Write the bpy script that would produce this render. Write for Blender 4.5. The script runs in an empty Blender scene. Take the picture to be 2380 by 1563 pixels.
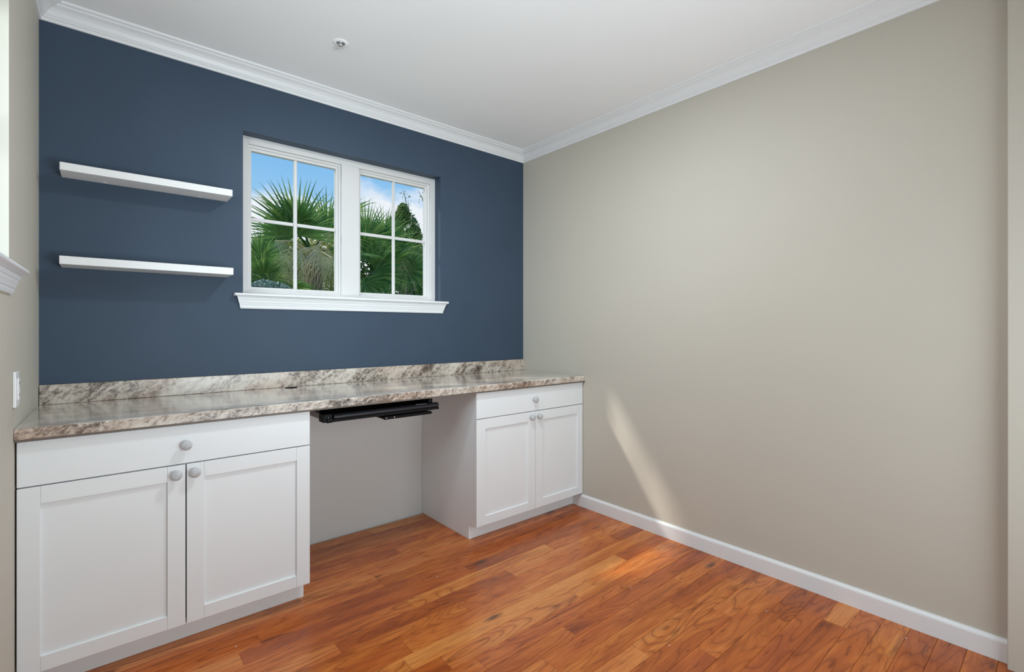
import bpy, bmesh, math, random
from mathutils import Vector, Matrix

random.seed(7)
scn = bpy.context.scene
col = scn.collection
R = math.radians

# ------------------------------------------------------------------ camera
F_PX, W_PX, H_PX = 1122.8, 2380.0, 1563.0
CAM = Vector((-2.5627, -2.8679, 1.2377))
YAW = R(40.4585)
cam_d = bpy.data.cameras.new('camera')
cam = bpy.data.objects.new('camera', cam_d)
col.objects.link(cam)
cam.location = CAM
cam.rotation_euler = (R(90), 0, -YAW)
cam_d.sensor_fit = 'HORIZONTAL'
cam_d.sensor_width = 36.0
cam_d.lens = 36.0 * F_PX / W_PX
cam_d.shift_y = -(H_PX / 2 - 765.06) / W_PX
cam_d.clip_start = 0.01
scn.camera = cam

# ------------------------------------------------------------------ view
scn.view_settings.view_transform = 'Standard'
scn.view_settings.look = 'None'
scn.view_settings.gamma = 1.0
scn.view_settings.use_curve_mapping = False
scn.view_settings.exposure = 0.05


# ------------------------------------------------------------------ node helper
class NT:
    def __init__(s, tree):
        s.t = tree; s.n = tree.nodes; s.l = tree.links

    def add(s, kind, ins=None, **props):
        nd = s.n.new(kind)
        for k, v in props.items():
            setattr(nd, k, v)
        for k, v in (ins or {}).items():
            s.set(nd, k, v)
        return nd

    def set(s, nd, k, v):
        sock = nd.inputs[k]
        if isinstance(v, bpy.types.NodeSocket):
            s.l.new(v, sock)
        elif isinstance(v, bpy.types.Node):
            s.l.new(v.outputs[0], sock)
        else:
            sock.default_value = v

    def math(s, op, a, b=0.0, clamp=False):
        nd = s.add('ShaderNodeMath', {0: a, 1: b}, operation=op)
        nd.use_clamp = clamp
        return nd.outputs[0]

    def mix(s, f, a, b, mode='MIX'):
        nd = s.add('ShaderNodeMix', data_type='RGBA', blend_type=mode)
        s.set(nd, 0, f); s.set(nd, 6, a); s.set(nd, 7, b)
        return nd.outputs[2]

    def ramp(s, fac, stops, interp='LINEAR'):
        nd = s.add('ShaderNodeValToRGB', {0: fac})
        cr = nd.color_ramp; cr.interpolation = interp
        while len(cr.elements) < len(stops):
            cr.elements.new(0.5)
        for e, (p, c) in zip(cr.elements, stops):
            e.position = p
            e.color = c if len(c) == 4 else (*c, 1)
        return nd.outputs[0]

    def noise(s, vec, scale, detail=3.0, rough=0.5, dist=0.0):
        nd = s.add('ShaderNodeTexNoise', {'Vector': vec, 'Scale': scale, 'Detail': detail,
                                          'Roughness': rough, 'Distortion': dist})
        return nd.outputs[0]

    def mapping(s, vec, scale=(1, 1, 1), rot=(0, 0, 0), loc=(0, 0, 0)):
        return s.add('ShaderNodeMapping', {'Vector': vec, 'Scale': scale, 'Rotation': rot, 'Location': loc}).outputs[0]


def srgb(r, g, b):
    f = lambda c: (c / 255) / 12.92 if c / 255 <= .04045 else (((c / 255) + .055) / 1.055) ** 2.4
    return (f(r), f(g), f(b), 1)


# ------------------------------------------------------------------ world sky
SKY_STRENGTH = 1.0
world = bpy.data.worlds.new('sky')
scn.world = world
world.use_nodes = True
w = NT(world.node_tree)
w.n.clear()
tc = w.add('ShaderNodeTexCoord')
sep = w.add('ShaderNodeSeparateXYZ', {0: tc.outputs['Generated']})
z = sep.outputs[2]
grad = w.ramp(z, [(0.0, srgb(205, 227, 246)), (0.16, srgb(172, 212, 246)), (0.30, srgb(134, 190, 238)),
                  (0.42, srgb(112, 174, 232)), (1.0, srgb(66, 124, 204))])
pv = w.mapping(tc.outputs['Generated'], scale=(1.0, 1.0, 1.6), loc=(.35, .2, 0.0))
cn = w.noise(pv, 3.4, 6.0, 0.55)
# cumulus sit low over the horizon all round
band = w.ramp(z, [(0.0, (1, 1, 1)), (0.21, (.95, .95, .95)), (0.252, (.36, .36, .36)), (0.31, (.10, .10, .10)), (0.5, (0, 0, 0))])
cl = w.math('ADD', cn, w.math('MULTIPLY', band, 0.33))
cmask = w.ramp(cl, [(0.62, (0, 0, 0)), (0.74, (1, 1, 1))])
sky = w.mix(cmask, grad, srgb(240, 243, 250))
below = w.math('LESS_THAN', z, -0.02)
sky = w.mix(below, sky, srgb(120, 130, 120))
bg = w.add('ShaderNodeBackground', {'Color': sky, 'Strength': SKY_STRENGTH})
wo = w.add('ShaderNodeOutputWorld', {'Surface': bg.outputs[0]})

# ------------------------------------------------------------------ sun and large lights
sun_d = bpy.data.lights.new('sun', 'SUN')
sun_d.energy = 2.9
sun_d.angle = R(3.0)
sun_d.color = (1.0, .95, .87)
sun = bpy.data.objects.new('sun', sun_d)
col.objects.link(sun)
sun.location = (-4, 6, 8)
sun.rotation_euler = Vector((0.88, -1.0, -1.40)).to_track_quat('-Z', 'Y').to_euler()


def area(name, loc, target, sx, sy, power, color=(1, 1, 1)):
    d = bpy.data.lights.new(name, 'AREA')
    d.shape = 'RECTANGLE'; d.size = sx; d.size_y = sy
    d.energy = power; d.color = color
    o = bpy.data.objects.new(name, d)
    col.objects.link(o)
    o.location = loc
    o.rotation_euler = (Vector(target) - Vector(loc)).to_track_quat('-Z', 'Y').to_euler()
    return o


# added fill lamp behind the camera for general brightness, ceiling lamp of this room, daylight at the left window
COOL = (.77, .92, 1.0)
area('rear_fill_light', (-1.15, -3.6, 1.05), (-1.45, -1.0, 1.15), 2.0, 1.3, 30, COOL)
ceil_fill = area('ceiling_fill_light', (-1.75, -3.05, .95), (-1.90, -1.25, 2.63), .7, .7, 15, COOL)  # second added fill, unseen, aimed up to brighten the ceiling
ceil_fill.data.spread = R(120)
area('ceiling_lamp_light', (-1.30, -1.40, 2.585), (-1.30, -1.40, 0),  .16, .16, 18, (.87, .95, 1.0))
lwl = area('left_window_daylight', (-3.75, -2.05, 1.95), (0, -.60, 1.25), 1.3, 1.0, 31, COOL)
lwl.data.spread = R(130)


# ------------------------------------------------------------------ materials
def new_mat(name):
    m = bpy.data.materials.new(name); m.use_nodes = True
    t = NT(m.node_tree); t.n.clear()
    out = t.add('ShaderNodeOutputMaterial')
    p = t.add('ShaderNodeBsdfPrincipled')
    t.l.new(p.outputs[0], out.inputs[0])
    return m, t, p, out


def paint(name, rgba, rough=.5, var=.03, nscale=6.0, bump=.0, bscale=350.0, spec=.35):
    m, t, p, out = new_mat(name)
    tcn = t.add('ShaderNodeTexCoord').outputs['Object']
    n = t.noise(tcn, nscale, 4, .55)
    dark = tuple(c * (1 - var) for c in rgba[:3]) + (1,)
    light = tuple(min(1, c * (1 + var)) for c in rgba[:3]) + (1,)
    t.set(p, 'Base Color', t.ramp(n, [(.3, dark), (.7, light)]))
    t.set(p, 'Roughness', rough)
    t.set(p, 'Specular IOR Level', spec)
    if bump > 0:
        b = t.add('ShaderNodeBump', {'Height': t.noise(tcn, bscale, 2, .5), 'Strength': bump, 'Distance': .001})
        t.set(p, 'Normal', b.outputs[0])
    return m


M = {}
M['ceiling'] = paint('ceiling_paint', (.88, .88, .88, 1), .8, .012, 1.5, .08, 250)
M['beige'] = paint('beige_wall_paint', (.550, .508, .437, 1), .65, .014, 1.6, .1, 300)
M['blue'] = paint('navy_wall_paint', (.046, .070, .107, 1), .5, .06, 2.2, .1, 320, .25)
M['kneewall'] = paint('greige_wall_paint', (.72, .70, .67, 1), .65, .015, 2, .1, 300)
M['trim'] = paint('white_trim_gloss', (.795, .795, .80, 1), .32, .01, 3)
M['vinyl'] = paint('white_window_vinyl', (.665, .65, .64, 1), .35, .01, 5)
M['cab'] = paint('white_cabinet_lacquer', (.845, .86, .87, 1), .38, .012, 3, .02, 500)
M['shelf'] = paint('white_shelf_laminate', (.82, .81, .80, 1), .4, .012, 4)
M['plate'] = paint('white_plastic', (.85, .85, .85, 1), .3, .01, 20)
M['slot'] = paint('outlet_slot_dark', (.05, .05, .05, 1), .5, .02, 20)
M['black'] = paint('black_plastic', (.006, .006, .007, 1), .5, .15, 30, .05, 900, .15)
M['blackbar'] = paint('black_padded_vinyl', (.016, .018, .023, 1), .33, .1, 40, .05, 700, .5)
M['dark'] = paint('dark_gap', (.01, .01, .01, 1), .9, .05, 5)
M['exterior'] = paint('exterior_stucco', (.6, .58, .54, 1), .9, .05, 8)
M['sub'] = paint('subfloor_dark', (.06, .025, .012, 1), .8, .1, 8)
M['edge'] = paint('worktop_edge_brown', (.16, .125, .10, 1), .45, .12, 40)


def metal(name, c, rough):
    m, t, p, out = new_mat(name)
    n = t.noise(t.add('ShaderNodeTexCoord').outputs['Object'], 60, 2)
    t.set(p, 'Base Color', t.ramp(n, [(.3, tuple(x * .92 for x in c) + (1,)), (.7, tuple(c) + (1,))]))
    t.set(p, 'Metallic', 1.0); t.set(p, 'Roughness', rough)
    return m


M['steel'] = metal('brushed_steel', (.55, .55, .56), .35)
M['rail'] = paint('grey_rail_enamel', (.42, .42, .425, 1), .45, .04, 30)
M['chrome'] = metal('chrome', (.72, .72, .73), .18)


def knob_mat():
    m, t, p, out = new_mat('whitewashed_carved_knob')
    tcn = t.add('ShaderNodeTexCoord').outputs['Object']
    v = t.add('ShaderNodeTexVoronoi', {'Vector': tcn, 'Scale': 230.0}, feature='DISTANCE_TO_EDGE').outputs['Distance']
    n = t.noise(tcn, 320, 3, .6)
    a = t.math('ADD', t.math('MULTIPLY', v, 1.1), t.math('MULTIPLY', n, .5))
    t.set(p, 'Base Color', t.ramp(a, [(.2, (.36, .36, .37)), (.62, (.74, .74, .75))]))
    t.set(p, 'Roughness', .5)
    b = t.add('ShaderNodeBump', {'Height': a, 'Strength': .5, 'Distance': .001})
    t.set(p, 'Normal', b.outputs[0])
    return m


M['knob'] = knob_mat()


def wood_mat():
    m, t, p, out = new_mat('red_oak_plank')
    tcn = t.add('ShaderNodeTexCoord').outputs['Object']
    oi = t.add('ShaderNodeObjectInfo').outputs['Random']
    r1 = t.math('FRACT', t.math('MULTIPLY', oi, 17.31))
    r2 = t.math('FRACT', t.math('MULTIPLY', oi, 91.7))
    off = t.add('ShaderNodeCombineXYZ', {0: t.math('MULTIPLY', r1, 23.0), 1: t.math('MULTIPLY', oi, 31.0), 2: t.math('MULTIPLY', r2, 11.0)}).outputs[0]
    pv = t.add('ShaderNodeVectorMath', {0: tcn, 1: off}, operation='ADD').outputs[0]
    lowv = t.mapping(pv, scale=(1.3, 7.5, 1))
    low = t.noise(lowv, 1.0, 1.6, .45, .3)
    # growth rings: contour lines of a long stretched field make straight grain and cathedrals
    ring = t.math('FRACT', t.math('MULTIPLY', low, 15.0))
    ringv = t.ramp(ring, [(0.0, (1, 1, 1)), (.12, (.25, .25, .25)), (.6, (0, 0, 0)), (.9, (.35, .35, .35)), (1.0, (1, 1, 1))])
    fine = t.noise(t.mapping(pv, scale=(7, 160, 10)), 1.0, 3, .6)
    patch = t.noise(t.mapping(pv, scale=(2.4, 11.0, 1)), 1.0, 5, .62, .6)
    streak = t.noise(t.mapping(pv, scale=(1.6, 22.0, 1)), 1.0, 3, .55, .8)
    tone = t.math('ADD', t.math('MULTIPLY', oi, .34), t.math('MULTIPLY', patch, .74))
    base = t.ramp(tone, [(.30, srgb(140, 66, 22)), (.45, srgb(184, 96, 34)), (.58, srgb(208, 120, 50)), (.74, srgb(226, 148, 76))])
    red = t.mix(t.math('MULTIPLY', r1, .35), base, srgb(196, 98, 54))
    c = t.mix(t.math('MULTIPLY', ringv, t.math('ADD', .26, t.math('MULTIPLY', r2, .46))), red, srgb(112, 44, 12))
    c = t.mix(t.math('MULTIPLY', t.ramp(streak, [(.56, (0, 0, 0)), (.74, (1, 1, 1))]), .60), c, srgb(104, 42, 12))
    c = t.mix(t.math('MULTIPLY', t.ramp(fine, [(.45, (0, 0, 0)), (.75, (1, 1, 1))]), .40), c, srgb(128, 56, 18))
    dash = t.noise(t.mapping(pv, scale=(9, 70, 1)), 1.0, 3, .6)
    dashm = t.math('MULTIPLY', t.ramp(dash, [(.60, (0, 0, 0)), (.70, (1, 1, 1))]), t.ramp(patch, [(.40, (1, 1, 1)), (.60, (.15, .15, .15))]))
    c = t.mix(t.math('MULTIPLY', dashm, .75), c, srgb(84, 34, 12))
    kn = t.add('ShaderNodeTexVoronoi', {'Vector': t.mapping(pv, scale=(1.6, 5.0, 1)), 'Scale': 1.0}).outputs['Distance']
    knm = t.math('MULTIPLY', t.ramp(kn, [(.035, (1, 1, 1)), (.10, (0, 0, 0))]), .8)
    c = t.mix(knm, c, srgb(58, 28, 16))
    t.set(p, 'Base Color', c)
    t.set(p, 'Roughness', t.math('ADD', .19, t.math('MULTIPLY', fine, .12)))
    t.set(p, 'Specular IOR Level', .5)
    b = t.add('ShaderNodeBump', {'Height': t.math('ADD', fine, t.math('MULTIPLY', low, 2.0)), 'Strength': .10, 'Distance': .001})
    t.set(p, 'Normal', b.outputs[0])
    return m


M['wood'] = wood_mat()


def stone_mat(name, flat):
    """printed granite laminate; flat = the worktop's upper sheet, else the upright faces with diagonal figure"""
    m, t, p, out = new_mat(name)
    tcn = t.add('ShaderNodeTexCoord').outputs['Object']
    if flat:
        base = t.mapping(tcn, rot=(0, 0, R(5)))
        sc = lambda a, b: (a, b * 1.15, b)
    else:
        base = t.mapping(tcn, rot=(0, R(36), 0))
        sc = lambda a, b: (a, b, b)
    warp = t.add('ShaderNodeTexNoise', {'Vector': base, 'Scale': 9.0, 'Detail': 2.0})
    wv = t.add('ShaderNodeVectorMath', {0: warp.outputs['Color'], 1: (.08, .05, .05)}, operation='MULTIPLY').outputs[0]
    pv = t.add('ShaderNodeVectorMath', {0: base, 1: wv}, operation='ADD').outputs[0]
    big = t.noise(t.mapping(pv, scale=sc(3.0, 7.0)), 1.0, 4, .55)
    vein = t.noise(t.mapping(pv, scale=sc(17, 50)), 1.0, 6, .68)
    mott = t.noise(t.mapping(pv, scale=sc(58, 84)), 1.0, 5, .65)
    speck = t.noise(t.mapping(pv, scale=sc(60, 110)), 1.0, 4, .6)
    k = (.50, .40, .30) if flat else (.46, .50, .34)
    v = t.math('ADD', t.math('ADD', t.math('MULTIPLY', vein, k[0]), t.math('MULTIPLY', big, k[1])), t.math('MULTIPLY', mott, k[2]))
    if flat:
        c = t.ramp(v, [(.46, srgb(118, 114, 106)), (.545, srgb(166, 161, 152)), (.61, srgb(204, 198, 189)), (.68, srgb(224, 219, 212)), (.8, srgb(232, 229, 224))])  # upper sheet's tones lightened to stand in for window glare
    else:
        c = t.ramp(v, [(.52, srgb(72, 62, 55)), (.58, srgb(122, 109, 99)), (.63, srgb(172, 158, 146)), (.69, srgb(206, 193, 180)), (.80, srgb(220, 211, 200))])
    hue = t.noise(t.mapping(tcn, scale=(3.2, 6, 6)), 1.0, 2, .5)
    c = t.mix(t.math('MULTIPLY', t.ramp(hue, [(.48, (0, 0, 0)), (.66, (1, 1, 1))]), .32 if not flat else .22), c, srgb(186, 148, 122))
    dk = t.ramp(speck, [(.585, (0, 0, 0)), (.645, (1, 1, 1))])
    dkm = t.ramp(big, [(.42, (1, 1, 1)), (.60, (.15, .15, .15))])
    c = t.mix(t.math('MULTIPLY', t.math('MULTIPLY', dk, dkm), .8 if not flat else .35), c, srgb(50, 42, 38))
    t.set(p, 'Base Color', c)
    t.set(p, 'Roughness', .15 if flat else .28)
    t.set(p, 'Specular IOR Level', .6 if flat else .5)
    if flat:
        t.set(p, 'Coat Weight', .8); t.set(p, 'Coat Roughness', .12)
    return m


M['stone'] = stone_mat('granite_pattern_laminate', False)
M['stonetop'] = stone_mat('granite_pattern_laminate_top', True)


def glass_mat():
    m = bpy.data.materials.new('window_glass'); m.use_nodes = True
    t = NT(m.node_tree); t.n.clear()
    out = t.add('ShaderNodeOutputMaterial')
    tr = t.add('ShaderNodeBsdfTransparent', {'Color': (.97, .985, .98, 1)})
    gl = t.add('ShaderNodeBsdfGlossy', {'Roughness': .02})
    fc = t.add('ShaderNodeLayerWeight', {'Blend': .5}).outputs['Facing']
    fr = t.math('MULTIPLY', t.math('POWER', fc, 5.0), .6)
    mx = t.add('ShaderNodeMixShader', {0: fr, 1: tr.outputs[0], 2: gl.outputs[0]})
    t.l.new(mx.outputs[0], out.inputs[0])
    return m


M['glass'] = glass_mat()


def lamp_mat():
    m, t, p, out = new_mat('lit_lamp_lens')
    t.set(p, 'Base Color', (.9, .9, .88, 1))
    t.set(p, 'Emission Color', (1, .97, .93, 1))
    t.set(p, 'Emission Strength', 3.0)
    return m


M['lamp'] = lamp_mat()


def leaf_mat(name, stops, rough=.45, trans=.35, scale=4.0):
    m, t, p, out = new_mat(name)
    geo = t.add('ShaderNodeNewGeometry')
    tcn = t.add('ShaderNodeTexCoord').outputs['Object']
    rnd = geo.outputs['Random Per Island']
    n = t.noise(tcn, scale, 3, .6)
    v = t.math('ADD', t.math('MULTIPLY', rnd, .6), t.math('MULTIPLY', n, .5))
    c = t.ramp(v, stops)
    t.set(p, 'Base Color', c); t.set(p, 'Roughness', rough)
    tl = t.add('ShaderNodeBsdfTranslucent', {'Color': c})
    mx = t.add('ShaderNodeMixShader', {0: trans, 1: p.outputs[0], 2: tl.outputs[0]})
    t.l.new(mx.outputs[0], out.inputs[0])
    return m


M['frond'] = leaf_mat('palm_frond_green', [(.2, srgb(62, 104, 56)), (.5, srgb(104, 150, 76)), (.8, srgb(164, 190, 104)), (1, srgb(206, 214, 150))], .38, .40)
M['deadfrond'] = leaf_mat('dry_frond_tan', [(.2, srgb(172, 156, 92)), (.5, srgb(226, 212, 160)), (.9, srgb(250, 246, 226))], .7, .30)
M['leafdark'] = leaf_mat('tree_leaf_green', [(.15, srgb(52, 82, 46)), (.5, srgb(94, 128, 64)), (.9, srgb(168, 184, 104))])
M['leafpale'] = leaf_mat('tree_leaf_pale_green', [(.15, srgb(66, 100, 58)), (.5, srgb(122, 154, 84)), (.9, srgb(190, 202, 128))])
M['leafyellow'] = leaf_mat('tree_leaf_olive', [(.15, srgb(104, 122, 44)), (.5, srgb(164, 174, 74)), (.9, srgb(214, 208, 124))])
M['leafsilver'] = leaf_mat('shrub_leaf_silver', [(.15, srgb(84, 114, 108)), (.5, srgb(136, 164, 154)), (.9, srgb(204, 222, 214))])
M['bark'] = paint('palm_bark', (.16, .12, .085, 1), .9, .3, 14, .6, 40)
M['lawn'] = paint('lawn', (.10, .17, .055, 1), .9, .3, 3)


# ------------------------------------------------------------------ mesh helpers
def link_mesh(name, bm, mats, parent=None, smooth=False):
    me = bpy.data.meshes.new(name)
    bm.normal_update()
    bm.to_mesh(me); bm.free()
    if not isinstance(mats, (list, tuple)):
        mats = [mats]
    for m in mats:
        me.materials.append(m)
    if smooth:
        for f in me.polygons:
            f.use_smooth = True
    o = bpy.data.objects.new(name, me)
    col.objects.link(o)
    if parent is not None:
        o.parent = parent
    return o


def add_box(bm, x0, x1, y0, y1, z0, z1, bevel=0.0, seg=1, mat=0):
    g = bmesh.ops.create_cube(bm, size=1.0)
    vs = g['verts']
    for v in vs:
        v.co = Vector(((x0 + x1) / 2 + v.co.x * (x1 - x0), (y0 + y1) / 2 + v.co.y * (y1 - y0), (z0 + z1) / 2 + v.co.z * (z1 - z0)))
    if bevel > 0:
        es = list({e for v in vs for e in v.link_edges})
        bmesh.ops.bevel(bm, geom=es, offset=bevel, segments=seg, affect='EDGES', profile=.5)
    if mat:
        for f in bm.faces:
            if all(v in vs for v in f.verts):
                f.material_index = mat
    return vs


def box(name, x0, x1, y0, y1, z0, z1, mat, parent=None, bevel=0.0, seg=2, smooth=False):
    bm = bmesh.new()
    add_box(bm, x0, x1, y0, y1, z0, z1, bevel, seg)
    return link_mesh(name, bm, mat, parent, smooth)


def add_lathe(bm, prof, n=24, mtx=None):
    """prof: list of (r, h) revolved about local Z, placed by mtx"""
    rings = []
    for r, h in prof:
        if r < 1e-6:
            rings.append([bm.verts.new((0, 0, h))])
        else:
            rings.append([bm.verts.new((r * math.cos(2 * math.pi * i / n), r * math.sin(2 * math.pi * i / n), h)) for i in range(n)])
    for a, b in zip(rings, rings[1:]):
        for i in range(n):
            j = (i + 1) % n
            if len(a) == 1 and len(b) == 1:
                continue
            if len(a) == 1:
                bm.faces.new((a[0], b[i], b[j]))
            elif len(b) == 1:
                bm.faces.new((a[i], a[j], b[0]))
            else:
                bm.faces.new((a[i], a[j], b[j], b[i]))
    if mtx is not None:
        bmesh.ops.transform(bm, matrix=mtx, verts=[v for r in rings for v in r])
    bmesh.ops.recalc_face_normals(bm, faces=bm.faces)


def add_tube(bm, pts, radii, n=8):
    rings = []
    for i, p in enumerate(pts):
        p = Vector(p)
        d = (Vector(pts[min(i + 1, len(pts) - 1)]) - Vector(pts[max(i - 1, 0)])).normalized()
        a = d.orthogonal().normalized(); b = d.cross(a)
        r = radii[i] if isinstance(radii, (list, tuple)) else radii
        rings.append([bm.verts.new(p + a * r * math.cos(2 * math.pi * k / n) + b * r * math.sin(2 * math.pi * k / n)) for k in range(n)])
    for a, b in zip(rings, rings[1:]):
        for i in range(n):
            j = (i + 1) % n
            bm.faces.new((a[i], a[j], b[j], b[i]))
    bm.faces.new(rings[0][::-1]); bm.faces.new(rings[-1])
    bmesh.ops.recalc_face_normals(bm, faces=bm.faces)


def add_sweep(bm, prof, place0, place1, caps=True):
    """prof: list of 2-D points (closed); place0/1 turn them into the two end outlines"""
    a = [bm.verts.new(place0(p)) for p in prof]
    b = [bm.verts.new(place1(p)) for p in prof]
    n = len(prof)
    for i in range(n):
        j = (i + 1) % n
        bm.faces.new((a[i], a[j], b[j], b[i]))
    if caps:
        bm.faces.new(a[::-1]); bm.faces.new(b)
    bmesh.ops.recalc_face_normals(bm, faces=bm.faces)


def empty(name, loc=(0, 0, 0)):
    o = bpy.data.objects.new(name, None)
    o.empty_display_size = .1
    col.objects.link(o)
    o.location = loc
    return o


def tag(o, label, cat, group=None):
    o['label'] = label; o['category'] = cat
    if group:
        o['group'] = group
    return o


def struct(o):
    o['kind'] = 'structure'
    return o


def wall_with_hole(bm, axis, a0, a1, z0, z1, t0, t1, hole=None, place=None):
    """boxes around one rectangular hole; a = along, t = through"""
    def b(u0, u1, w0, w1):
        if axis == 'x':
            return add_box(bm, u0, u1, t0, t1, w0, w1)
        return add_box(bm, t0, t1, u0, u1, w0, w1)
    if not hole:
        b(a0, a1, z0, z1); return
    h0, h1, k0, k1 = hole
    b(a0, h0, z0, z1); b(h1, a1, z0, z1)
    b(h0, h1, z0, k0); b(h0, h1, k1, z1)


def weld(bm):
    """drop the hidden faces between boxes that touch"""
    bmesh.ops.remove_doubles(bm, verts=bm.verts, dist=1e-5)


# ------------------------------------------------------------------ room shell
CEIL = 2.63
XL, SL = -2.7605, .022          # left wall: its face at y=0 and its slight skew


def xl(y):
    return XL + SL * y


YF = -2.70                      # room face of the front wall
WT = .16
# back wall (navy above the worktop, greige below)
WX0, WX1, WZ0, WZ1 = -1.987, -.768, 1.418, 2.290
bm = bmesh.new()
wall_with_hole(bm, 'x', XL - .2, .16, .88, CEIL + .02, 0, WT, (WX0, WX1, WZ0, WZ1))
nf = len(bm.faces)
add_box(bm, XL - .2, .16, 0, WT, -.05, .88)
for i, f in enumerate(bm.faces):
    if i >= nf:
        f.material_index = 1
wall_back = struct(link_mesh('wall_back', bm, [M['blue'], M['kneewall']]))

bm = bmesh.new()
add_box(bm, 0, .16, -6.4, 0, -.05, CEIL + .02)
wall_right = struct(link_mesh('wall_right', bm, M['beige']))

# left wall with its own window
LY0, LY1, LZ0, LZ1 = -2.02, -.728, 1.418, 2.290
bm = bmesh.new()
wall_with_hole(bm, 'y', -6.4, 0, -.05, CEIL + .02, -WT, 0, (LY0, LY1, LZ0, LZ1))
for v in bm.verts:
    v.co.x += xl(v.co.y)
wall_left = struct(link_mesh('wall_left', bm, M['beige']))

# front wall: wide cased opening the photograph is taken through
bm = bmesh.new()
add_box(bm, -.052, .0, YF - .13, YF, -.05, CEIL + .02, .003, 2)
add_box(bm, xl(YF) - .02, -2.72, YF - .13, YF, -.05, CEIL + .02)
wall_front = struct(link_mesh('wall_front', bm, M['beige']))
bm = bmesh.new()
add_box(bm, xl(-6.3) - .2, .16, -6.56, -6.4, -.05, CEIL + .02)
struct(link_mesh('wall_rear', bm, M['beige']))

bm = bmesh.new()
add_box(bm, -3.2, .2, -6.5, .2, CEIL, CEIL + .12)
ceiling = struct(link_mesh('ceiling', bm, M['ceiling']))

# floor: one object per board, lying on a subfloor
bm = bmesh.new()
add_box(bm, -3.2, .2, -6.5, .16, -.12, -.014)
floor = struct(link_mesh('floor', bm, M['sub']))
PW = .0857
PHASE = -1.3036


def plank(x0, x1, y1):
    g = .00045
    bm = bmesh.new()
    L, Wd = x1 - x0 - 2 * g, PW - 2 * g
    vs = add_box(bm, -L / 2, L / 2, -Wd / 2, Wd / 2, -.014, 0)
    es = [e for e in bm.edges if all(v.co.z > -.001 for v in e.verts) and abs(e.verts[0].co.y - e.verts[1].co.y) < 1e-4]
    bmesh.ops.bevel(bm, geom=es, offset=.0009, segments=1, affect='EDGES')
    o = link_mesh('plank', bm, M['wood'], floor)
    o.location = ((x0 + x1) / 2, y1 - PW / 2, 0)
    return o


# joints read off the photograph, by row (row 0 starts at PHASE, counting towards the camera)
rng = random.Random(41)
JOINTS = {-9: [-1.52], -7: [-1.35], -5: [-1.50, -.62], -6: [-1.12], -4: [-1.86, -.98], -3: [-1.33, -.25], -2: [-1.02], -1: [-1.70, -.42],
          0: [-.88], 1: [-1.49, -.66], 2: [-1.92, -1.10], 3: [-1.30, -.40], 4: [-1.72, -.60], 5: [-.98, -.19], 6: [-.50, -1.4],
          7: [-.80], 8: [-.36, -1.3], 9: [-.95], 10: [-.22], 11: [-.68], 12: [-.30], 13: [-.52]}
NP = 0
for row in range(-15, 25):
    ytop = PHASE - row * PW
    if ytop - PW > 0.0:
        continue
    xs = list(JOINTS.get(row, []))
    x = 0.0
    if not xs:
        x = -rng.uniform(.25, 1.1)
        while x > -2.55:
            xs.append(x); x -= rng.uniform(.55, 1.35)
    else:
        x = min(xs) - rng.uniform(.6, 1.2)
        while x > -2.55:
            xs.append(x); x -= rng.uniform(.6, 1.2)
    xs = sorted(xs + [-.002, -2.79])
    y1 = min(ytop, -.001)
    for a, b in zip(xs, xs[1:]):
        plank(a, b, ytop) if ytop <= 0 else plank(a, b, ytop)
        NP += 1
# boards of the adjoining room behind the camera
bm = bmesh.new()
yy = PHASE - 25 * PW
add_box(bm, -2.9, 0, -6.4, yy, -.014, 0)
rf = link_mesh('rear_boards', bm, M['wood'], floor)

# crown moulding: (out from wall, down from ceiling)
CR = [(0, .0744), (.007, .0744), (.009, .066), (.010, .0625), (.0155, .060), (.0165, .054), (.021, .0505), (.0235, .046),
      (.030, .035), (.040, .0255), (.052, .0195), (.0575, .0175), (.059, .0115), (.067, .0095), (.072, .006), (.0745, 0), (0, 0)]
bm = bmesh.new()
add_sweep(bm, CR, lambda p: (XL + p[0], -p[0], CEIL - p[1]), lambda p: (0 - p[0], -p[0], CEIL - p[1]))
struct(link_mesh('trim_1', bm, M['trim']))
bm = bmesh.new()
add_sweep(bm, CR, lambda p: (-p[0], -p[0], CEIL - p[1]), lambda p: (-p[0], YF + p[0], CEIL - p[1]))
struct(link_mesh('trim_2', bm, M['trim']))
bm = bmesh.new()
add_sweep(bm, CR, lambda p: (xl(-p[0]) + p[0], -p[0], CEIL - p[1]), lambda p: (xl(YF) + p[0], YF + p[0], CEIL - p[1]))
struct(link_mesh('trim_3', bm, M['trim']))
bm = bmesh.new()
add_sweep(bm, CR, lambda p: (xl(YF) + p[0], YF + p[0], CEIL - p[1]), lambda p: (-p[0], YF + p[0], CEIL - p[1]))
struct(link_mesh('trim_4', bm, M['trim']))

# baseboards
BB = [(0, 0), (.0145, 0), (.0145, .070), (.0125, .0765), (.007, .081), (.0055, .085), (0, .085)]
bm = bmesh.new()
add_sweep(bm, BB, lambda p: (-p[0], -.5325, p[1]), lambda p: (-p[0], YF, p[1]))
struct(link_mesh('baseboard_right', bm, M['trim']))
bm = bmesh.new()
add_sweep(bm, BB, lambda p: (xl(-.66) + p[0], -.66, p[1]), lambda p: (xl(YF) + p[0], YF, p[1]))
struct(link_mesh('baseboard_left', bm, M['trim']))


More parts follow.
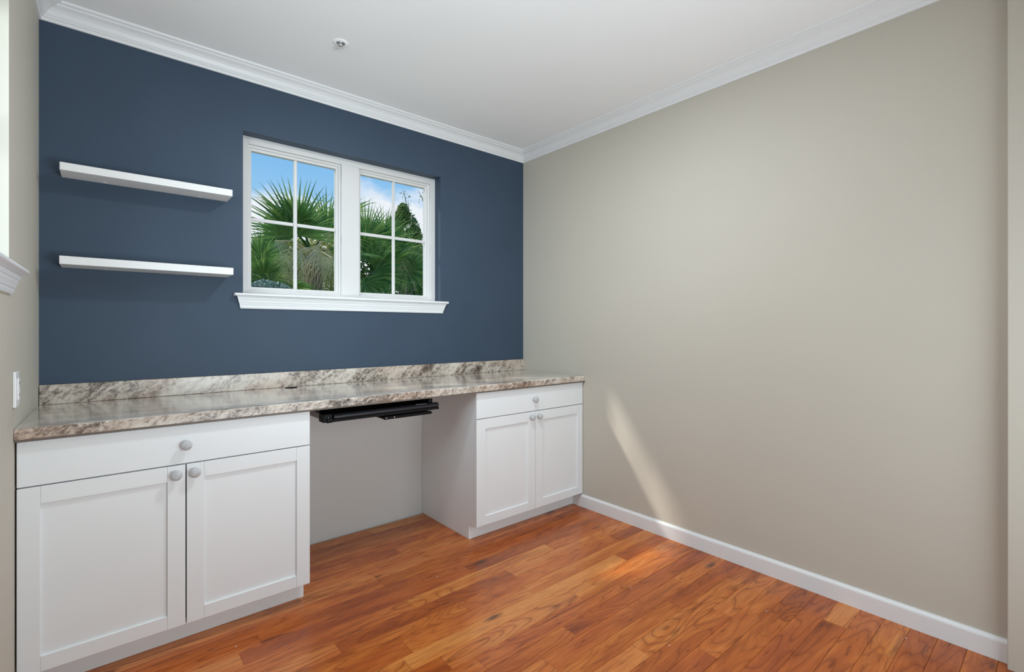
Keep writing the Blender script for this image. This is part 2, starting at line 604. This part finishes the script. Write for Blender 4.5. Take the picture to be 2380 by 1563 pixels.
# ------------------------------------------------------------------ windows (built facing -Y at the origin's left, then placed)
def window(name, width, z0, z1, place):
    """local frame: u along 0..width, d depth into wall (0 = room face), z up"""
    root = empty(name)
    struct(root)

    def lbox(nm, u0, u1, d0, d1, w0, w1, mat, parent, bevel=.0, seg=1):
        bm = bmesh.new()
        add_box(bm, u0, u1, d0, d1, w0, w1, bevel, seg)
        for v in bm.verts:
            v.co = Vector(place(v.co.x, v.co.y, v.co.z))
        bmesh.ops.recalc_face_normals(bm, faces=bm.faces)
        return link_mesh(nm, bm, mat, parent)

    D0, D1 = .070, .150
    fl, fb, ft, mw = .038, .026, .040, .110
    half = (width - 2 * fl - mw) / 2
    # outer frame with a stepped inner edge
    bm = bmesh.new()
    add_box(bm, 0, fl, D0, D1, z0, z1, .0015)
    add_box(bm, width - fl, width, D0, D1, z0, z1, .0015)
    add_box(bm, fl, width - fl, D0, D1, z1 - ft, z1, .0015)
    add_box(bm, fl, width - fl, D0, D1, z0, z0 + fb, .0015)
    for v in bm.verts:
        v.co = Vector(place(v.co.x, v.co.y, v.co.z))
    bmesh.ops.recalc_face_normals(bm, faces=bm.faces)
    link_mesh('frame', bm, M['vinyl'], root)
    mu = fl + half
    lbox('mullion', mu, mu + mw, D0, D1, z0 + fb, z1 - ft, M['vinyl'], root, .0004, 1)
    for k in range(2):
        u0 = fl + k * (half + mw); u1 = u0 + half
        w0, w1 = z0 + fb, z1 - ft
        # sash: sloped glazing frame, deeper than the outer frame
        bm = bmesh.new()
        s1, s2 = .010, .0235
        pr = [(0, D0 + .018), (s1, D0 + .022), (s1 + .003, D0 + .031), (s2, D0 + .035), (s2 + .002, D0 + .044), (s2 + .002, D0 + .06), (0, D0 + .06)]
        n = len(pr)
        ring = []
        for (cu, cw, su, sw) in ((u0, w0, 1, 1), (u1, w0, -1, 1), (u1, w1, -1, -1), (u0, w1, 1, -1)):
            ring.append([bm.verts.new((cu + su * a, d, cw + sw * a)) for a, d in pr])
        for i in range(4):
            A, B = ring[i], ring[(i + 1) % 4]
            for j in range(n):
                q = (j + 1) % n
                bm.faces.new((A[j], A[q], B[q], B[j]))
        for v in bm.verts:
            v.co = Vector(place(v.co.x, v.co.y, v.co.z))
        bmesh.ops.recalc_face_normals(bm, faces=bm.faces)
        sash = link_mesh('sash', bm, M['vinyl'], root)
        g0, g1 = u0 + s2 + .001, u1 - s2 - .001
        h0, h1 = w0 + s2 + .001, w1 - s2 - .001
        um, wm = (g0 + g1) / 2, (h0 + h1) / 2
        gd = D0 + .046
        mt = .0095
        for a, b in ((g0, um - mt), (um + mt, g1)):
            for c, d in ((h0, wm - mt), (wm + mt, h1)):
                lbox('pane', a, b, gd, gd + .004, c, d, M['glass'], sash)
        lbox('muntin', um - mt, um + mt, gd - .006, gd + .010, h0, h1, M['vinyl'], sash, .003, 1)
        lbox('muntin', g0, um - mt, gd - .0055, gd + .0095, wm - mt, wm + mt, M['vinyl'], sash, .003, 1)
        lbox('muntin', um + mt, g1, gd - .0055, gd + .0095, wm - mt, wm + mt, M['vinyl'], sash, .003, 1)
    # stool (the ledge with its horns), moulded apron below it, and the inner ledge in front of the frame
    def run(nm, prof, over):
        bm = bmesh.new()
        A = [bm.verts.new(place(-over(d, h), -d, z0 + h)) for d, h in prof]
        B = [bm.verts.new(place(width + over(d, h), -d, z0 + h)) for d, h in prof]
        n = len(prof)
        for i in range(n):
            j = (i + 1) % n
            bm.faces.new((A[i], A[j], B[j], B[i]))
        bm.faces.new(A[::-1]); bm.faces.new(B)
        bmesh.ops.triangulate(bm, faces=[f for f in bm.faces if len(f.verts) > 4])
        bmesh.ops.recalc_face_normals(bm, faces=bm.faces)
        return link_mesh(nm, bm, M['trim'], root)

    run('sill', [(.0005, .006), (.035, .006), (.0385, .005), (.041, .002), (.0415, -.002), (.040, -.006), (.036, -.0085), (.0005, -.0085)],
        lambda d, h: .045 - max(0, d - .037))
    run('sill_apron', [(.0005, -.0088), (.0285, -.0088), (.0285, -.013), (.025, -.0145), (.0235, -.022), (.0205, -.0295), (.0185, -.0315), (.0185, -.037),
                       (.0150, -.046), (.0125, -.0555), (.0105, -.0575), (.0105, -.066), (.0075, -.074), (.0005, -.074)],
        lambda d, h: .012 + .022 * (max(d, .006) - .006) / .0225)
    lbox('sill_ledge', .0005, width - .0005, .0002, .0745, .0 + z0 - .001, z0 + .006, M['trim'], root)
    return root


window('window_1', WX1 - WX0, WZ0 + .002, WZ1, lambda u, d, zz: (WX0 + u, d, zz))
window('window_2', LY1 - LY0, LZ0 + .002, LZ1, lambda u, d, zz: (xl(LY1 - u) - d, LY1 - u, zz))

# ------------------------------------------------------------------ worktop
YC = -.645
wt = empty('granite_pattern_worktop', (-1.38, -.32, .914))
tag(wt, 'long grey and brown granite patterned worktop with backsplash along the navy wall', 'worktop')


def child(o, root):
    """parent o (built in world coordinates) keeping its place"""
    o.parent = root
    o.matrix_parent_inverse = Matrix.Translation(root.location).inverted()
    return o


bm = bmesh.new()
pr = [(0, .878), (0, .914), (YC + .012, .914), (YC + .006, .9125), (YC + .002, .9085), (YC, .902), (YC, .878)]
add_sweep(bm, pr, lambda p: (xl(p[0]) + .0012, p[0], p[1]), lambda p: (-.001, p[0], p[1]))
slab = child(link_mesh('slab', bm, [M['stone'], M['stonetop']]), wt)
for f in slab.data.polygons:
    if f.normal.z > .8:
        f.material_index = 1
bm = bmesh.new()
add_sweep(bm, [(YC + .02, .8705), (YC + .02, .878), (YC + .0015, .878), (YC + .0015, .8705)], lambda p: (xl(p[0]) + .0015, p[0], p[1]), lambda p: (-.001, p[0], p[1]))
child(link_mesh('edge_strip', bm, M['edge']), wt)
bm = bmesh.new()
add_box(bm, XL + .001, -.001, YC + .02, -.002, .8705, .878)
child(link_mesh('underside', bm, M['edge']), wt)
bm = bmesh.new()
add_box(bm, XL + .0015, -.001, -.0195, -.0005, .9142, .9985, .003, 2)
child(link_mesh('backsplash', bm, M['stone']), wt)
bm = bmesh.new()
add_lathe(bm, [(0, .0003), (.021, .0003), (.024, .0012), (.030, .0022), (.0315, .0012), (.0318, .0002)], 28, Matrix.Translation((-1.764, -.064, .914)))
child(link_mesh('cable_grommet', bm, M['black'], smooth=True), wt)['label'] = 'black cable grommet'


# ------------------------------------------------------------------ cabinets
def make_knob(x, y, zz, parent):
    bm = bmesh.new()
    mt = Matrix.Translation((x, y, zz)) @ Matrix.Rotation(R(90), 4, 'X')
    add_lathe(bm, [(0, 0), (.0095, 0), (.0095, .002), (.0065, .004), (.006, .010), (.0085, .0125), (.0165, .0145), (.0190, .0175), (.0192, .0205),
                   (.0180, .0235), (.0145, .0262), (.0085, .0280), (0, .0286)], 26, mt)
    o = link_mesh('knob', bm, M['knob'], parent, smooth=True)
    return o


def cabinet(name, x0, x1, xm, label, stiles):
    """x0..x1 fronts, xm the gap between the doors"""
    root = tag(empty(name), label, 'cabinet')
    YB, YD = -.605, -.625
    zt, zg, zb = .868, .7155, .094
    # carcass: two sides with toe notch, bottom, back edge, front rails
    th = .016

    def side(xa, xb):
        bm = bmesh.new()
        pr = [(-.002, 0.001), (-.53, 0.001), (-.53, zb), (YB, zb), (YB, .8698), (-.002, .8698)]
        add_sweep(bm, pr, lambda p: (xa, p[0], p[1]), lambda p: (xb, p[0], p[1]))
        bmesh.ops.triangulate(bm, faces=[f for f in bm.faces if len(f.verts) > 4])
        link_mesh('side_panel', bm, M['cab'], root)
    side(x0 + .003, x0 + .003 + th)
    side(x1 - .003 - th, x1 - .003)
    bm = bmesh.new()
    add_box(bm, x0 + .02, x1 - .02, YB, -.02, zb, zb + .016)
    link_mesh('bottom_panel', bm, M['cab'], root)
    bm = bmesh.new()
    add_box(bm, x0 + .02, x1 - .02, YB, YB + .02, .835, .869)
    link_mesh('top_rail', bm, M['cab'], root)
    bm = bmesh.new()
    add_box(bm, x0 + .02, x1 - .02, YB, YB + .02, zg - .02, zg + .012)
    if stiles['gap'] < .0015:
        box('centre_post', xm - .02, xm + .02, YB + .001, YB + .02, zb + .016, zg - .02, M['cab'], root)
    link_mesh('middle_rail', bm, M['cab'], root)
    bm = bmesh.new()
    add_box(bm, x0 + .003, x1 - .0215 + .0185, -.544, -.5305, .001, zb - .001)
    link_mesh('toe_kick', bm, M['cab'], root)
    dr = box('drawer', x0, x1, YD, YB - .001, zg + .0022, zt - .0015, M['cab'], root, .0012, 1)
    make_knob((x0 + x1) / 2 + stiles['dk'], YD, .7895, dr)
    for k, (a, b) in enumerate(((x0, xm - stiles['gap']), (xm + stiles['gap'], x1))):
        pl, prr = stiles['p'][k]
        zr0, zr1 = .1455, .6545
        z0, z1 = zb, zg - .0022
        door = box('door', pl - .006, prr + .006, YD + .0085, YB - .003, zr0 - .006, zr1 + .006, M['cab'], root)
        g = .00035
        box('stile', a, pl - g, YD, YB - .001, z0, z1, M['cab'], door, .0010, 1)
        box('stile', prr + g, b, YD, YB - .001, z0, z1, M['cab'], door, .0010, 1)
        box('rail', pl, prr, YD + .0002, YB - .001, zr1, z1, M['cab'], door, .0010, 1)
        box('rail', pl, prr, YD + .0002, YB - .001, z0, zr0, M['cab'], door, .0010, 1)
        make_knob(stiles['k'][k], YD, .679, door)
    return root


cabinet('base_cabinet', -2.7695, -1.8445, -2.3087, 'white shaker base cabinet at the left, between the left wall and the knee space',
        {'p': [(-2.7136, -2.3684), (-2.2487, -1.9012)], 'k': (-2.342, -2.2815), 'dk': -.003, 'gap': .0021})
cabinet('base_cabinet', -.917, -.0035, -.4530, 'white shaker base cabinet at the far right, against the beige wall',
        {'p': [(-.851, -.515), (-.387, -.0545)], 'k': (-.4905, -.4265), 'dk': -.003, 'gap': .0012})

# ------------------------------------------------------------------ keyboard tray under the worktop
kt = tag(empty('keyboard_tray'), 'black pull-out keyboard tray hung under the worktop in the knee space', 'tray')
bm = bmesh.new()
add_box(bm, -1.757, -1.185, -.595, -.16, .806, .812)
add_box(bm, -1.757, -1.753, -.595, -.16, .812, .838)
add_box(bm, -1.190, -1.185, -.595, -.16, .812, .838)
add_box(bm, -1.757, -1.185, -.165, -.16, .812, .852)
link_mesh('pan', bm, M['black'], kt)
# hinged front flap with padded roll
bm = bmesh.new()
fp = [(-.614, .812)] + [(-.604 - .018 * math.sin(R(a)), .8255 - .0135 * math.cos(R(a))) for a in range(50, 190, 10)] + [(-.594, .8385), (-.589, .835), (-.588, .829), (-.590, .812)]
add_sweep(bm, fp, lambda p: (-1.733, p[0], p[1]), lambda p: (-1.168, p[0], p[1]))
link_mesh('front_flap', bm, M['blackbar'], kt)
bm = bmesh.new()
add_box(bm, -1.738, -1.164, -.6205, -.594, .8035, .8135, .003, 2)
link_mesh('flap_lip', bm, M['black'], kt)
bm = bmesh.new()
add_tube(bm, [(-1.164, -.612, .826), (-1.1615, -.612, .826)], .005, 12)
link_mesh('hinge_pin', bm, M['chrome'], kt)
bm = bmesh.new()
add_box(bm, -1.30, -1.235, -.6105, -.6005, .8385, .8405, .0005, 1)
link_mesh('catch_plate', bm, M['steel'], kt)
# end brackets
bm = bmesh.new()
add_box(bm, -1.781, -1.738, -.612, -.552, .803, .842, .003, 2)
add_tube(bm, [(-1.765, -.612, .812), (-1.740, -.612, .812)], .011, 12)
link_mesh('end_bracket', bm, M['black'], kt)
bm = bmesh.new()
add_tube(bm, [(-1.757, -.6135, .806), (-1.757, -.6135, .828)], .0017, 8)
link_mesh('hinge_pin', bm, M['chrome'], kt)
bm = bmesh.new()
add_box(bm, -1.2165, -1.190, -.595, -.560, .835, .8695, .003, 2)
link_mesh('end_bracket', bm, M['black'], kt)
for xa, xb in ((-1.7655, -1.7575), (-1.1845, -1.177)):
    box('slide_rail', xa, xb, -.552, -.12, .806, .834, M['rail'], kt, .001, 1)
    for ya, yb in ((-.50, -.44), (-.22, -.16)):
        box('hanger', xa, xb, ya, yb, .8342, .8695, M['black'], kt)
# mouse platform below
bm = bmesh.new()
add_box(bm, -1.475, -1.195, -.600, -.36, .781, .790, .002, 1)
add_box(bm, -1.475, -1.200, -.6005, -.590, .7785, .7955, .004, 2)
mp = link_mesh('mouse_platform', bm, M['black'], kt)
for x in (-1.462, -1.418):
    bm = bmesh.new()
    add_lathe(bm, [(0, .002), (.003, .0017), (.0042, 0)], 12, Matrix.Translation((x, -.6003, .787)) @ Matrix.Rotation(R(90), 4, 'X'))
    link_mesh('screw', bm, M['chrome'], mp, smooth=True)
bm = bmesh.new()
add_box(bm, -1.36, -1.30, -.45, -.38, .790, .806)
link_mesh('pivot_block', bm, M['black'], kt)


# ------------------------------------------------------------------ floating shelves
def shelf(z0, z1, d, label):
    s = tag(empty('floating_shelf'), label, 'shelf', None)
    x0, x1 = -2.690, -2.061
    bm = bmesh.new()
    add_box(bm, x0, x1, -d, -.0005, z0, z1, .0012, 1)
    link_mesh('board', bm, M['shelf'], s)
    for x in (-2.545, -2.185):
        bm = bmesh.new()
        add_lathe(bm, [(0, -.0012), (.005, -.0014), (.0078, -.0008), (.0082, 0)], 14, Matrix.Translation((x, -.020, z0)))
        link_mesh('screw_cap', bm, M['plate'], s, smooth=True)
    return s


shelf(1.8975, 1.9300, .138, 'upper white floating shelf on the navy wall, left of the window')
shelf(1.5050, 1.5390, .160, 'lower white floating shelf on the navy wall, left of the window')

# ------------------------------------------------------------------ light switch / outlet on the left wall
ob = tag(empty('wall_outlet'), 'white rocker style outlet plate on the beige left wall above the worktop end', 'outlet')


def lw(u, d, zz):   # u along -y, d out from the left wall
    return (xl(u) + d, u, zz)


def lwbox(nm, u0, u1, d0, d1, z0, z1, mat, bevel=0.0, parent=ob):
    bm = bmesh.new()
    add_box(bm, u0, u1, d0, d1, z0, z1, bevel, 2)
    for v in bm.verts:
        v.co = Vector(lw(v.co.x, v.co.y, v.co.z))
    bmesh.ops.recalc_face_normals(bm, faces=bm.faces)
    return link_mesh(nm, bm, mat, parent)


lwbox('plate', -.667, -.595, .0005, .0085, .985, 1.100, M['plate'], .002)
lwbox('receptacle', -.648, -.614, .0085, .0125, 1.008, 1.078, M['plate'], .0012)
for zz in (1.024, 1.062):
    lwbox('slot', -.640, -.637, .0125, .0128, zz - .005, zz + .005, M['slot'])
    lwbox('slot', -.626, -.623, .0125, .0128, zz - .004, zz + .004, M['slot'])
for zz in (.993, 1.092):
    lwbox('plate_screw', -.6335, -.6285, .0085, .0093, zz - .0025, zz + .0025, M['steel'], .0003)

# ------------------------------------------------------------------ fire sprinkler in the ceiling
SP = Vector((-1.672, -.539, CEIL))
sp = tag(empty('fire_sprinkler', SP), 'small white fire sprinkler head hanging from the ceiling', 'sprinkler')
bm = bmesh.new()
add_lathe(bm, [(.020, -.003), (.0225, -.0062), (.028, -.0048), (.035, -.0022), (.0378, -.0006), (.038, 0)], 36)
link_mesh('escutcheon', bm, M['ceiling'], sp, smooth=True)
bm = bmesh.new()
add_lathe(bm, [(0, -.0010), (.012, -.0014), (.0185, -.002), (.0202, -.0032)], 28)
link_mesh('cup', bm, M['steel'], sp, smooth=True)
bm = bmesh.new()
add_lathe(bm, [(.0095, 0), (.0095, -.010), (.0075, -.013), (.0065, -.017), (0, -.017)], 16)
link_mesh('body', bm, M['chrome'], sp, smooth=True)
for s in (-1, 1):
    bm = bmesh.new()
    add_tube(bm, [(s * .0075, 0, -.012), (s * .0105, 0, -.020), (s * .010, 0, -.029), (s * .004, 0, -.038), (0, 0, -.0405)], [.0022, .0022, .0021, .0021, .0024], 8)
    link_mesh('frame_arm', bm, M['chrome'], sp, smooth=True)
bm = bmesh.new()
add_tube(bm, [(0, 0, -.017), (0, 0, -.038)], .0016, 8)
link_mesh('glass_bulb', bm, M['steel'], sp)
bm = bmesh.new()
n = 24
top, bot = [], []
for i in range(n):
    r = .0150 if i % 4 < 2 else .0095
    a = 2 * math.pi * i / n
    top.append(bm.verts.new((r * math.cos(a), r * math.sin(a), -.0410)))
    bot.append(bm.verts.new((r * math.cos(a), r * math.sin(a), -.0424)))
bm.faces.new(top); bm.faces.new(bot[::-1])
for i in range(n):
    bm.faces.new((top[i], top[(i + 1) % n], bot[(i + 1) % n], bot[i]))
bmesh.ops.recalc_face_normals(bm, faces=bm.faces)
link_mesh('deflector', bm, M['trim'], sp)

# ------------------------------------------------------------------ ceiling lamp just above the frame
cl_ = tag(empty('ceiling_lamp', (-1.30, -1.47, CEIL)), 'round white flush ceiling lamp, lit, at the top edge of the picture', 'lamp')
bm = bmesh.new()
add_lathe(bm, [(.080, -.012), (.086, -.016), (.094, -.012), (.098, 0)], 40)
link_mesh('trim_ring', bm, M['trim'], cl_, smooth=True)
bm = bmesh.new()
add_lathe(bm, [(0, -.020), (.04, -.019), (.07, -.016), (.081, -.012)], 36)
link_mesh('lens', bm, M['lamp'], cl_, smooth=True)

# ------------------------------------------------------------------ paint flecks dropped on the boards
for (x, y) in ((-1.2806, -.79), (-1.43, -1.60), (-.87, -1.83), (-.63, -1.48), (-.34, -1.98), (-.11, -2.42), (-1.22, -2.1), (-2.16, -.74)):
    bm = bmesh.new()
    add_lathe(bm, [(0, .0016), (.0018, .0013), (.0026, .0002)], 7)
    o = link_mesh('paint_fleck', bm, M['plate'])
    o.location = (x, y, 0); o.rotation_euler = (0, 0, x * 9)
    tag(o, 'tiny white fleck lying on the wood floor', 'fleck', 'white flecks scattered on the floor boards')


# ------------------------------------------------------------------ outdoors
def ray(u, v):
    L = (u - 1190) / F_PX
    return Vector((math.sin(YAW) + L * math.cos(YAW), math.cos(YAW) - L * math.sin(YAW), -(v - 765.06) / F_PX))


def at(u, v, y):
    d = ray(u, v)
    return CAM + d * ((y - CAM.y) / d.y)


bm = bmesh.new()
add_box(bm, -14, 16, .3, 26, -.5, -.3)
struct(link_mesh('ground', bm, M['lawn']))


def fan(bm, H, axis, normal, radius, nseg=34, spread=112, droop=.35, seed=0, wid=1.0, ragged=.12):
    """costapalmate blade: pleated segments radiating from the hastula H"""
    rg = random.Random(seed)
    axis = axis.normalized()
    normal = (normal - axis * normal.dot(axis)).normalized()
    sidev = axis.cross(normal).normalized()
    for i in range(nseg):
        a = R(-spread + 2 * spread * (i + .5) / nseg)
        a += R(rg.uniform(-1.5, 1.5))
        L = radius * (.72 + .28 * math.cos(a * .75)) * rg.uniform(1 - ragged, 1)
        d = axis * math.cos(a) + sidev * math.sin(a)
        acr = normal.cross(d).normalized()
        cup = normal * (.10 + .12 * abs(math.sin(a)))
        wmax = wid * L * math.sin(R(spread / nseg)) * .62
        dr = droop * rg.uniform(.5, 1.6)
        rows = []
        for k, (f, wf) in enumerate(((0.02, .08), (.28, .84), (.44, .88), (.58, .50), (.78, .26), (1.0, .01))):
            p = H + d * (L * f) + cup * (L * f * (1 - .6 * f))
            p = p + Vector((0, 0, -1)) * (dr * L * max(0, f - .4) ** 2)
            wv = acr * (wmax * wf)
            fold = normal * (wmax * wf * .55)
            rows.append((bm.verts.new(p - wv + fold), bm.verts.new(p), bm.verts.new(p + wv + fold)))
        for A, B in zip(rows, rows[1:]):
            bm.faces.new((A[0], A[1], B[1], B[0]))
            bm.faces.new((A[1], A[2], B[2], B[1]))


def petiole(bm, c, H):
    mid = (c + H) / 2 + Vector((0, 0, .12 * (H - c).length))
    add_tube(bm, [c, mid, H], [.016, .011, .008], 6)


def palm(label, crown, trunk_r, fronds, nfill, seed, rad):
    root = tag(empty('fan_palm', (crown.x, crown.y, -.3)), label, 'palm', None)
    rg = random.Random(seed)
    bm = bmesh.new()
    nz = 9
    pts = [Vector((crown.x + .02 * math.sin(i), crown.y, -.3 + (crown.z + .28) * i / nz)) for i in range(nz + 1)]
    add_tube(bm, pts, [trunk_r * (1.0 + .10 * ((i % 2) * 2 - 1)) for i in range(nz + 1)], 14)
    child(link_mesh('trunk', bm, M['bark']), root)
    view = (CAM - crown).normalized()
    sd = seed * 100
    for (H, ax, r, kind) in fronds:
        sd += 1
        bm = bmesh.new()
        fan(bm, H, ax, view + Vector((rg.uniform(-.3, .3), rg.uniform(-.3, .3), rg.uniform(-.1, .4))), r, seed=sd,
            droop=.22 if kind == 'frond' else 1.6, nseg=44 if kind == 'frond' else 26, spread=112 if kind == 'frond' else 48,
            wid=1.0 if kind == 'frond' else .36, ragged=.12 if kind == 'frond' else .45)
        petiole(bm, crown, H)
        child(link_mesh(kind, bm, M['frond'] if kind == 'frond' else M['deadfrond']), root)
    for i in range(nfill):
        sd += 1
        az = 2 * math.pi * i * .618 + rg.uniform(-.2, .2)
        el = rg.uniform(-.6, .95)
        d = Vector((math.cos(az) * math.cos(el), math.sin(az) * math.cos(el), math.sin(el)))
        H = crown + d * rg.uniform(.30, .55)
        dead = el < -.42
        bm = bmesh.new()
        nrm = Vector((0, 0, 1)) - d * .3 + Vector((rg.uniform(-.3, .3), rg.uniform(-.3, .3), 0))
        fan(bm, H, d, nrm, rad * rg.uniform(.8, 1.05), seed=sd, nseg=32, droop=.5 if not dead else 1.2, wid=1.0 if not dead else .6)
        petiole(bm, crown, H)
        child(link_mesh('dead_frond' if dead else 'frond', bm, M['deadfrond'] if dead else M['frond']), root)
    return root


RT = ray(1190, 765).normalized()
CR_ = Vector((math.cos(YAW), -math.sin(YAW), 0))     # screen right, used only to aim fronds
UP = Vector((0, 0, 1))


def dirv(r, u, f=0.0):
    return CR_ * r + UP * u + RT * f




def pal(label, cu, cv, y, trunk, lst, nfill, seed, rpx):
    # lst: (picture column, row, depth offset, aim, length in picture pixels, kind)
    k = (at(cu, cv, y) - CAM).dot(Vector((math.sin(YAW), math.cos(YAW), 0))) / F_PX
    return palm(label, at(cu, cv, y), trunk,
                [(at(u, v, y + dy), ax, r * k, kd) for (u, v, dy, ax, r, kd) in lst], nfill, seed, rpx * k)


FR, DF = 'frond', 'dead_frond'
pal('tall fan palm with upright green fronds, centred in the left window', 725, 590, 2.9, .10, [
    (692, 548, -.15, dirv(-.14, 1.0, -.1), 150, FR),
    (758, 545, .1, dirv(.12, 1.0, .1), 128, FR),
    (668, 560, -.1, dirv(-.95, .42, -.1), 100, FR),
    (735, 585, -.2, dirv(.2, -1.0, -.1), 105, DF),
    (765, 580, -.1, dirv(-.25, -1.0, -.1), 120, DF),
    (742, 570, -.3, dirv(-.55, -1.0, -.1), 120, DF),
    (700, 580, -.25, dirv(-.45, -1.0, -.1), 95, DF),
    (652, 585, -.3, dirv(.25, -1.0, -.1), 95, DF),
    (775, 545, -.2, dirv(-.8, -.3, -.1), 70, DF),
    (640, 560, -.35, dirv(.6, -.8, -.1), 70, DF),
    (772, 600, -.35, dirv(-.9, -.75, -.1), 90, DF),
], 5, 3, 105)
pal('fan palm with arching green fronds filling the left half of the right window', 868, 636, 4.4, .11, [
    (850, 560, -.1, dirv(-.05, 1.0, -.1), 108, FR),
    (892, 560, 0, dirv(.45, .9, .1), 96, FR),
    (842, 605, -.2, dirv(-.3, .95, -.1), 86, FR),
    (872, 622, -.3, dirv(.95, .30, -.1), 90, FR),
    (868, 640, -.35, dirv(.75, -.7, -.1), 92, FR),
    (925, 590, 0, dirv(.75, .75, .1), 92, FR),
    (910, 600, -.2, dirv(.4, -1.0, 0), 90, DF),
    (925, 585, -.15, dirv(.9, -.4, 0), 75, DF),
    (945, 625, -.1, dirv(.6, -.6, 0), 92, FR),
    (848, 655, -.4, dirv(.3, -.9, 0), 75, FR),
], 5, 5, 92)
pal('low fan palm with green fronds in the lower left of the left window', 580, 640, 1.5, .08, [
    (604, 600, -.1, dirv(-.2, 1.0, -.1), 82, FR),
    (612, 640, -.15, dirv(.45, .55, -.1), 78, FR),
    (632, 664, -.2, dirv(-.9, .3, -.1), 92, FR),
    (598, 650, -.15, dirv(.2, -.9, -.1), 76, FR),
    (645, 612, -.05, dirv(.25, -1.0, -.1), 80, DF),
], 3, 9, 85)


def leaves(bm, c, rx, ry, rz, n, size, seed, shell=.55):
    rg = random.Random(seed)
    for _ in range(n):
        while True:
            v = Vector((rg.uniform(-1, 1), rg.uniform(-1, 1), rg.uniform(-1, 1)))
            if shell < v.length < 1:
                break
        p = c + Vector((v.x * rx, v.y * ry, v.z * rz))
        s = size * rg.uniform(.6, 1.3)
        a = Vector((rg.uniform(-1, 1), rg.uniform(-1, 1), rg.uniform(-1, 1))).normalized()
        b = a.orthogonal().normalized()
        b = Matrix.Rotation(rg.uniform(0, 6.28), 3, a) @ b
        q = a.cross(b)
        vs = [bm.verts.new(p - b * s), bm.verts.new(p + q * s * .45), bm.verts.new(p + b * s), bm.verts.new(p - q * s * .45)]
        bm.faces.new(vs)


def tree(name, label, cat, base, blobs, mat, size, n, seed, twigs=(), sc=1.0):
    blobs = [(c, rx * sc, ry * sc, rz * sc) for c, rx, ry, rz in blobs]
    size = size * sc
    root = tag(empty(name, (base.x, base.y, -.3)), label, cat)
    bm = bmesh.new()
    for k, (c, rx, ry, rz) in enumerate(blobs):
        leaves(bm, c, rx, ry, rz, n, size, seed + k)
    for k, pts in enumerate(twigs):
        rg = random.Random(seed + 77 + k)
        for a, b in zip(pts, pts[1:]):
            for q in range(12):
                p = a.lerp(b, rg.random()) + Vector((rg.gauss(0, .05), rg.gauss(0, .05), rg.gauss(0, .05)))
                leaves(bm, p, .02, .02, .02, 1, size * .75, rg.randint(0, 99999), 0)
    o = child(link_mesh('foliage', bm, mat), root)
    o['kind'] = 'stuff'
    bm = bmesh.new()
    top = sum((b[0] for b in blobs), Vector()) / len(blobs)
    add_tube(bm, [Vector((base.x, base.y, -.3)), Vector((base.x + .05, base.y, top.z * .5)), top], [.10, .08, .04], 8)
    for (c, rx, ry, rz) in blobs:
        add_tube(bm, [Vector((base.x + .05, base.y, top.z * .5)), c], [.04, .015], 6)
    for pts in twigs:
        add_tube(bm, pts, [.008] * (len(pts) - 1) + [.003], 5)
    child(link_mesh('trunk', bm, M['bark']), root)
    return root


b = at(935, 540, 6.9)
tree('leafy_tree', 'leafy green tree behind the palms at the right end of the right window', 'tree', b,
     [(at(945, 535, 6.9), .24, .25, .34), (at(930, 600, 6.9), .55, .5, .45), (at(985, 610, 7.1), .55, .5, .36), (at(918, 530, 7.0), .15, .2, .24), (at(936, 500, 6.9), .12, .15, .22), (at(962, 555, 6.9), .14, .2, .26), (at(905, 560, 7.0), .2, .2, .25)],
     M['leafpale'], .028, 1700, 11,
     [[at(948, 500, 6.9), at(942, 460, 6.9), at(936, 441, 6.9)], [at(952, 500, 6.9), at(948, 465, 6.9)],
      [at(1004, 520, 6.7), at(985, 470, 6.7), at(972, 442, 6.7)], [at(1004, 490, 6.7), at(978, 455, 6.7)]], 1.21)
b = at(660, 620, 6.8)
tree('leafy_tree', 'olive yellow leafy tree behind the palms, seen low in the left window', 'tree', b,
     [(at(650, 590, 6.8), .42, .4, .32), (at(720, 640, 6.9), .55, .4, .38), (at(620, 650, 6.9), .4, .4, .3), (at(760, 600, 7.1), .4, .4, .42)],
     M['leafyellow'], .032, 2200, 31, (), 1.28)
b = at(860, 640, 9.6)
tree('leafy_tree', 'dark green tree mass farthest behind the palms across both windows', 'tree', b,
     [(at(860, 610, 9.6), 1.0, .6, .75), (at(930, 640, 9.6), 1.1, .6, .8), (at(740, 640, 9.8), 1.0, .6, .6), (at(640, 665, 9.8), .9, .6, .5), (at(570, 650, 9.8), .8, .6, .6), (at(1000, 640, 9.6), 1.0, .6, .6)],
     M['leafdark'], .07, 1500, 51, (), 1.27)
b = at(620, 668, .62)
tree('silver_shrub', 'silvery green shrub tip at the bottom left of the left window', 'shrub', b,
     [(at(600, 672, .62), .10, .08, .045), (at(640, 672, .62), .10, .08, .045), (at(618, 668, .66), .09, .08, .05)],
     M['leafsilver'], .012, 700, 71)
